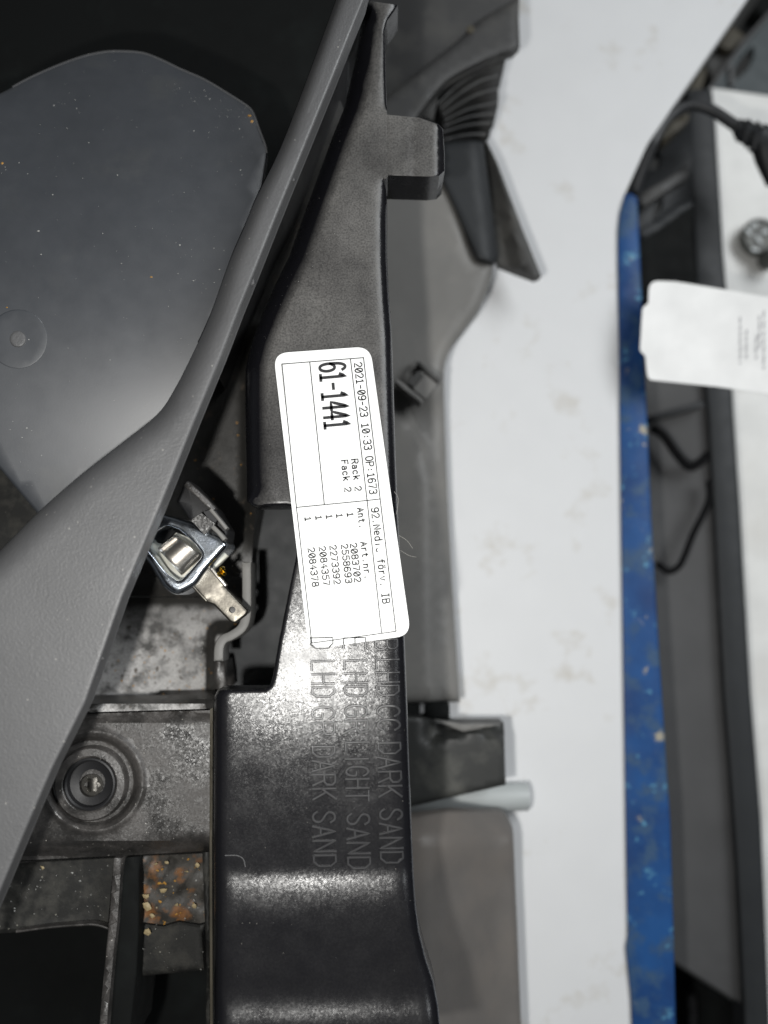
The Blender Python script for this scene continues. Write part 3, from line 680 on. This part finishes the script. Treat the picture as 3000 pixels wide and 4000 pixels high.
for s, x, y, ex in (('B', 1466, 2498, 0), ('LHD', 1470, 2577, -3), ('CC', 1474, 2758, 0), ('DARK', 1478, 2903, 2), ('SAND', 1484, 3162, 2),
                ('E', 1342, 2492, 0), ('LHD', 1345, 2580, -3), ('GR', 1347, 2757, 6), ('LiGHT', 1350, 2900, -6), ('SAND', 1356, 3180, 3),
                ('D', 1214, 2492, 0), ('LHD', 1217, 2583, -3), ('GR', 1219, 2763, 8), ('DARK', 1221, 2917, 1), ('SAND', 1222, 3172, 3)):
    words += strokes(s, (x, y), (.02, 1), 54+ex, 86, .73)
ribbons('raised_lettering', words, z_beam, 13, .5, m_letter, beam, ridge=True)
# hair scratch at the slab's lower left corner
ribbons('scored_line', [crv([(880, 3342), (925, 3342), (950, 3356), (958, 3385)], 4)], z_beam, 5, .12, m_rim, beam, ridge=True)

# ------------------------------------------------------------------ white sticker
TR, TL, BR, BL = [np.array(q, float) for q in ((1446, 1353), (1068, 1380), (1605, 2482), (1206, 2537))]
st_o = roundpoly([tuple(TL), tuple(TR), tuple(BR), tuple(BL)], 58, 8)
stk = thing('paper_label', 1335, 1950, 0, 'white rounded paper sticker printed 61-1441 on the black beam', 'label')
z_st = lambda x, y: .5+.6*sstep(1450, 1600, x)*sstep(2300, 2480, y)-1.2*sstep(1120, 1060, x)*sstep(1700, 1400, y)
sheet('label_paper', st_o, z_st, m_paper, stk, step=50, thick=.12, ds=16)
fr = [[(1101, 1422), (1420, 1397)], [(1101, 1422), (1158, 1982), (1218, 2512)], [(1420, 1397), (1485, 1949), (1547, 2466)], [(1218, 2512), (1547, 2466)],
      [(1369, 1401), (1434, 1955), (1491, 2474)], [(1210, 1414), (1267, 1972)], [(1158, 1982), (1434, 1955), (1485, 1949)]]
ribbons('ruled_frame', fr, z_st, 3.6, .07, m_ink, stk)
D1 = (.118, 1)
big = strokes('61-1441', (1248, 1424), (.088, 1), 37.5, 99, .76)
ribbons('printed_number', big, z_st, 11.5, .08, m_ink, stk)
small = []
for s, x, y, d, adv, cap in (
    ('2021-09-23 10:33 OP:1673', 1384, 1419, D1, 21.7, 29), ('92.Ned´˘ förv. IB', 1450, 1986, (.122, 1), 22.4, 28),
    ('Rack 2', 1373, 1796, D1, 21.4, 25), ('Fack 2', 1333, 1800, D1, 21.4, 25), ('Ant.', 1396, 1986, D1, 21, 25), ('Art.nr.', 1409, 2119, D1, 21.5, 25),
    ('1', 1356, 2004, D1, 21, 24), ('1', 1314, 2008, D1, 21, 24), ('1', 1274, 2012, D1, 21, 24), ('1', 1233, 2016, D1, 21, 24), ('1', 1191, 2021, D1, 21, 24),
    ('2083702', 1368, 2124, D1, 22.5, 25), ('2558693', 1333, 2128, D1, 22.5, 25), ('2273392', 1288, 2132, D1, 22.5, 25), ('2084357', 1246, 2137, D1, 22.5, 25), ('2084378', 1203, 2142, D1, 22.5, 25)):
    small += strokes(s, (x, y), d, adv, cap, .7)
ribbons('printed_lines', small, z_st, 4.9, .08, m_ink, stk)

# ------------------------------------------------------------------ grey panel, upper left
pn = thing('storage_panel', 500, 1500, -40, 'large grained grey plastic panel with a scooped recess, upper left', 'panel')
outer = [(1455, -120), (1425, 0), (1392, 80), (1300, 310), (1140, 702), (1072, 870), (1003, 1045), (940, 1200), (868, 1388), (760, 1650), (690, 1826), (620, 2000), (480, 2332), (402, 2556), (335, 2745), (207, 3000), (110, 3225), (0, 3488), (-120, 3760)]
inner = crv([(-120, 2262), (0, 2150), (150, 2000), (300, 1868), (400, 1790), (500, 1712), (580, 1650), (640, 1588), (690, 1505), (720, 1448), (770, 1345), (820, 1235), (865, 1110), (905, 1000), (955, 885), (1000, 775), (1095, 580), (1195, 320), (1312, 0), (1350, -120)], 4)
rim_o = outer[::-1]+inner[::-1] if False else inner+outer
def z_rim(x, y):
    x = np.asarray(x, float); y = np.asarray(y, float)
    wdt = np.interp(y, [0, 1000, 1500, 2000], [34, 55, 80, 95])
    d = dist_poly(x, y, inner, False)
    z = 22-4*sstep(2200, 3600, y)
    t = np.clip(1-d/wdt, 0, 1); z = z-13*(1-np.sqrt(1-t*t*.96))
    z = z-fillet(dist_poly(x, y, outer, False), 12, 1.4)
    return z
sheet('panel_rim', rim_o, z_rim, m_rim, pn, step=30, thick=7, ds=14, insets=(3, 8, 14, 26, 44, 70), ang=50)
# moulding flash along the rim's edge
for a, b, L_ in ((1143, 700, 18), (985, 1095, 40), (462, 2372, 20), (420, 2475, 50), (395, 2565, 30)):
    i = [(a-4, b-L_/2), (a+6, b-L_*.3), (a+8, b+L_*.3), (a-10, b+L_/2)]
    sheet('edge_burr', i, flat(19.0), m_rim, pn, step=12, thick=1.2, ds=8)
pl = crv([(-120, 412), (0, 366), (100, 312), (200, 266), (300, 228), (380, 207), (450, 200), (550, 206), (620, 230), (700, 268), (800, 312), (900, 372), (970, 418), (992, 450), (1010, 500), (1035, 565), (1042, 600)], 4)+[(1000, 880), (850, 1300), (700, 1620), (520, 1790), (330, 1900), (160, 2035), (140, 1998), (0, 1832), (-120, 1690)]
def z_plate(x, y):
    y = np.asarray(y, float); x = np.asarray(x, float)
    return -5-17*(np.clip(y-1050, 0, None)/1000)**2-22*(np.clip(1050-y, 0, None)/850)**2+4*(x-400)/900*-1-fillet(dist_poly(x, y, pl), 12, 1.5)
sheet('recess_plate', pl, z_plate, m_plate, pn, step=50, thick=4, ds=16, insets=(3, 12))
ribbons('plate_edge', [pl[6:len(crv([(0,0)]*17, 4))-1]], z_plate, 8, .5, m_rim, pn, ridge=True)
cir = lambda r: [(70+r*math.cos(2*math.pi*k/40), 1324+r*math.sin(2*math.pi*k/40)) for k in range(40)]
sheet('gate_mark', cir(116), lambda x, y: z_plate(x, y)+.16-fillet(dist_poly(x, y, cir(116)), 5, .22), m_plate, pn, step=30, thick=.6, ds=12, insets=(2, 5))
sheet('gate_stub', cir(32), lambda x, y: z_plate(x, y)+.7-fillet(dist_poly(x, y, cir(32)), 9, .5), m_rim, pn, step=12, thick=.7, ds=6, insets=(3, 9))
# inside wall of the rim at the top and the dark hollow beyond the plate
wl = inner[40:]
V = []; n = len(wl)
for k, (dz, off) in enumerate(((11, 6), (-20, -4), (-60, -22), (-90, -40))):
    for x, y in wl: 
        q = PW(x, y, 9); V.append((q[0]+off/1e4, q[1]+off/3e4, dz/1000))
F = [(k*n+i, k*n+i+1, (k+1)*n+i+1, (k+1)*n+i) for k in range(3) for i in range(n-1)]
ow = mesh_obj('rim_wall', V, F, m_black, pn, 60)
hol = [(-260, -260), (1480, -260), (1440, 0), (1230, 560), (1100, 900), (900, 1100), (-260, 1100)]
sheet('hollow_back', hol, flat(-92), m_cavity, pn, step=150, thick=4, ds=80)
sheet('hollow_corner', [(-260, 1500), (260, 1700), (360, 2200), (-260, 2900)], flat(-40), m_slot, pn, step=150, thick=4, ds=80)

# ------------------------------------------------------------------ metal socket with roller and blade terminal
sk = thing('metal_socket', 720, 2160, -45, 'shiny zinc socket with a roller and a flat blade terminal, half under the grey panel', 'socket')
fo = roundpoly([(470, 2070), (612, 1998), (745, 2036), (868, 2094), (898, 2130), (800, 2240), (770, 2288), (690, 2330), (640, 2296), (572, 2186), (520, 2150)], [10, 12, 30, 20, 22, 30, 30, 26, 22, 30, 10])
fh = roundpoly([(652, 2052), (700, 2068), (745, 2108), (796, 2166), (702, 2274), (655, 2240), (562, 2124), (600, 2086)], [16, 20, 20, 24, 22, 20, 16, 20])
def z_sk(x, y):
    d = dist_poly(x, y, fo); d2 = dist_poly(x, y, fh)
    return -12-fillet(d, 22, 3.2)-fillet(d2, 8, 1.0)
sheet('socket_frame', fo, z_sk, m_zinc, sk, holes=[fh], step=14, thick=14, ds=8, insets=(3, 8, 16, 26, 34), ang=60)
sheet('socket_insert', roundpoly([(640, 2060), (760, 2110), (800, 2170), (704, 2280), (640, 2240), (560, 2130)], 20), lambda x, y: -23+3*sstep(-30, 40, (np.asarray(y)-2180)*.8), m_cream, sk, step=20, thick=3, ds=12)
prism('dark_window', [(600, 2090), (650, 2062), (690, 2074), (640, 2126), (612, 2120)], -21, 2, m_cavity, sk, bev=.3, r=10)
A0 = np.array([(615, 2142), (682, 2090)]); B0 = np.array([(708, 2246), (786, 2170)])
V = []; nv = 14; nu = 12
for i in range(nv+1):
    t = i/nv; a = A0[0]*(1-t)+B0[0]*t; b = A0[1]*(1-t)+B0[1]*t
    hz = -19+5.5*math.sin(math.pi*min(1, t*.9+.06))**.6-(1.2 if i in (2,) else 0)
    for j in range(nu+1):
        q = a+(b-a)*j/nu; V.append(PW(q[0], q[1], hz-.5*(abs(j/nu-.5) > .45)))
F = [(i*(nu+1)+j, i*(nu+1)+j+1, (i+1)*(nu+1)+j+1, (i+1)*(nu+1)+j) for i in range(nv) for j in range(nu)]
V = np.array(V); nV = len(V); V2 = V.copy(); V2[:, 2] = np.minimum(V2[:, 2]-.003, -.024)
bd = [i*(nu+1) for i in range(nv+1)]+[nv*(nu+1)+j for j in range(1, nu+1)]+[i*(nu+1)+nu for i in range(nv-1, -1, -1)]+[j for j in range(nu-1, 0, -1)]
F += [(bd[k], bd[(k+1) % len(bd)], bd[(k+1) % len(bd)]+nV, bd[k]+nV) for k in range(len(bd))]
mesh_obj('roller', np.vstack([V, V2]), F, m_nickel, sk, 40)
hole = [(907+13*math.cos(2*math.pi*k/20), 2382+13*math.sin(2*math.pi*k/20)) for k in range(20)]
bt = roundpoly([(742, 2278), (786, 2226), (822, 2212), (882, 2284), (884, 2298), (968, 2386), (962, 2402), (918, 2436), (900, 2430), (834, 2362), (806, 2354)], [6, 6, 8, 8, 5, 8, 8, 8, 8, 6, 10])
tm = sheet('blade_terminal', bt, lambda x, y: -17-fillet(dist_poly(x, y, bt), 8, .6)+.6*sstep(14, -14, (np.asarray(x)-832)*.66+(np.asarray(y)-2330)*.75), m_tin, sk, holes=[hole], step=18, thick=2.2, ds=7, insets=(3, 8), ang=50)
prism('terminal_lip', strip_outline([(824, 2222), (850, 2252), (880, 2288)], 12), -14.5, 3, m_nickel, tm, bev=.4)
prism('terminal_lip', strip_outline([(752, 2290), (780, 2320), (806, 2348)], 9), -15, 3, m_tin, tm, bev=.4)
for q in (((868, 2224), 1.4), ((858, 2244), 1.1), ((874, 2240), .9)):
    tube('brass_bead', [P1(q[0][0]-6, q[0][1]-6, -15), P1(q[0][0], q[0][1], -14.5), P1(q[0][0]+6, q[0][1]+6, -15)], [q[1]*.5, q[1], q[1]*.5], m_brass, sk, 10)
prism('spring_arm', strip_outline([(800, 2232), (850, 2190), (878, 2160)], 30), -20, 3, m_cream, sk, bev=.6)
ck = prism('connector_clip', roundpoly([(690, 1960), (722, 1882), (742, 1878), (846, 1990), (892, 2070), (884, 2120), (800, 2068), (745, 2030)], 6), -12, 14, m_black, sk, bev=1.2)
prism('clip_rail', strip_outline([(726, 1888), (780, 1936), (834, 1992)], 24), -8, 4, m_house, ck, bev=.6)
prism('clip_block', [(746, 2032), (786, 2004), (842, 2046), (800, 2090)], -7, 8, m_house, ck, bev=.8)
prism('clip_block', [(795, 2000), (822, 1990), (850, 2030), (832, 2052)], -8, 8, m_black, ck, bev=.6)
prism('clip_rail', strip_outline([(822, 1990), (850, 2022), (884, 2066)], 13), -8, 4, m_trim, ck, bev=.5)
prism('clip_rail', strip_outline([(830, 2058), (852, 2078), (876, 2108)], 16), -7.5, 4, m_trim, ck, bev=.5)

# ------------------------------------------------------------------ crumbs, dust and lint
def crumbs(name, items, mat, label):
    """items: (px,py,z,size mm)"""
    V = []; F = []
    for x, y, z, s in items:
        c = PW(x, y, z); o = len(V); k = 6
        sq = random.uniform(.5, 1); a0 = random.uniform(0, 6)
        for j in range(k):
            a = a0+2*math.pi*j/k; r = s*random.uniform(.35, 1.15)/1000
            V.append((c[0]+r*math.cos(a), c[1]+r*sq*math.sin(a), c[2]-.0001))
        V.append((c[0], c[1], c[2]+s*.32/1000))
        F += [(o+j, o+(j+1) % k, o+k) for j in range(k)]
    o = mesh_obj(name, V, F, mat, None, None); o['kind'] = 'stuff'; o['label'] = label
    return o
def scatter(poly, zf, n, smin, smax, w=None):
    p = np.array(poly); out = []
    while len(out) < n:
        x = random.uniform(*[float(q) for q in (p[:, 0].min(), p[:, 0].max())]); y = random.uniform(float(p[:, 1].min()), float(p[:, 1].max()))
        if not inside(np.array([x]), np.array([y]), p)[0]: continue
        if w and random.random() > w(x, y): continue
        out.append((x, y, float(np.asarray(zf(np.array([x]), np.array([y]))).ravel()[0])+.25, smin+(smax-smin)*random.random()**3))
    return out
vis = [(0, 380), (450, 215), (600, 235), (960, 430), (1020, 560), (900, 960), (760, 1300), (600, 1600), (150, 1960), (0, 1800)]
crumbs('dust_specks', scatter(vis, z_plate, 150, .14, .5, lambda x, y: .35+.65*(x > 650))+scatter([(400, 215), (960, 410), (990, 470), (900, 480), (450, 240)], z_plate, 40, .1, .35), m_crumbw, 'pale dust specks on the grey recess plate')
def zf_r(x, y): return z_rim(x, y)
crumbs('amber_crumbs', [(975, 452, z_plate(975, 452)+.3, .9), (982, 472, z_plate(982, 472)+.3, .9), (8, 640, float(z_plate(8, 640)), .9), (28, 1201, float(z_plate(28, 1201)), .8), (590, 1082, float(z_plate(590, 1082)), .7)]
       + scatter([(420, 2500), (820, 2420), (830, 2700), (440, 2710)], z_fl, 46, .15, .65) + scatter([(550, 3350), (780, 3345), (790, 3600), (560, 3620)], flat(-43.6), 34, .2, 1.0) + scatter([(840, 1600), (950, 1500), (960, 1900), (900, 1900)], z_fl, 5, .2, .6)
       + scatter([(450, 2560), (800, 2540), (800, 2690), (440, 2700)], z_fl, 20, .2, .5), m_crumbo, 'amber dirt crumbs in the housing recesses')
crumbs('pale_crumbs', scatter([(430, 2520), (800, 2500), (820, 2700), (430, 2712)], z_fl, 150, .12, .6) + scatter([(20, 3380), (430, 3370), (410, 3610), (20, 3630)], flat(-45.8), 55, .12, .6) + scatter([(550, 3350), (800, 3345), (800, 3790), (560, 3800)], flat(-43.4), 60, .12, .6)
       + scatter([(860, 2750), (1560, 2750), (1600, 3900), (860, 3900)], z_beam, 26, .05, .13) + scatter([(1150, 1000), (1480, 800), (1500, 1340), (1000, 1350)], z_beam, 120, .06, .2), m_crumbw, 'pale grit scattered over the housing and beam')
crumbs('tan_flakes', [(165, 3388, -44.5, 1.0), (575, 3540, -42, 1.9), (590, 3575, -42, 1.7), (640, 3480, -42, 1.6), (580, 3640, -43, 2.0), (570, 3500, -42, 1.4), (730, 3405, -42, .9), (770, 3380, -42, 1.0), (690, 3535, -42, 1.1), (760, 3540, -42, 1.1), (610, 3375, -42, 1.1), (650, 3370, -42, 1.0)], m_crumbt, 'tan flakes in the lower housing slot')
fib = []
for pts in ([(1560, 2092), (1590, 2112), (1612, 2142)], [(1565, 2150), (1598, 2170), (1626, 2176)], [(1540, 1920), (1556, 1950), (1548, 2010)]):
    c = crv(pts, 6); fib.append(c)
ribbons('lint', fib, flat(1.3), 1.3, 0, m_fibre, None)
bpy.data.objects['lint']['kind'] = 'stuff'; bpy.data.objects['lint']['label'] = 'fine lint hairs at the edge of the white sticker'
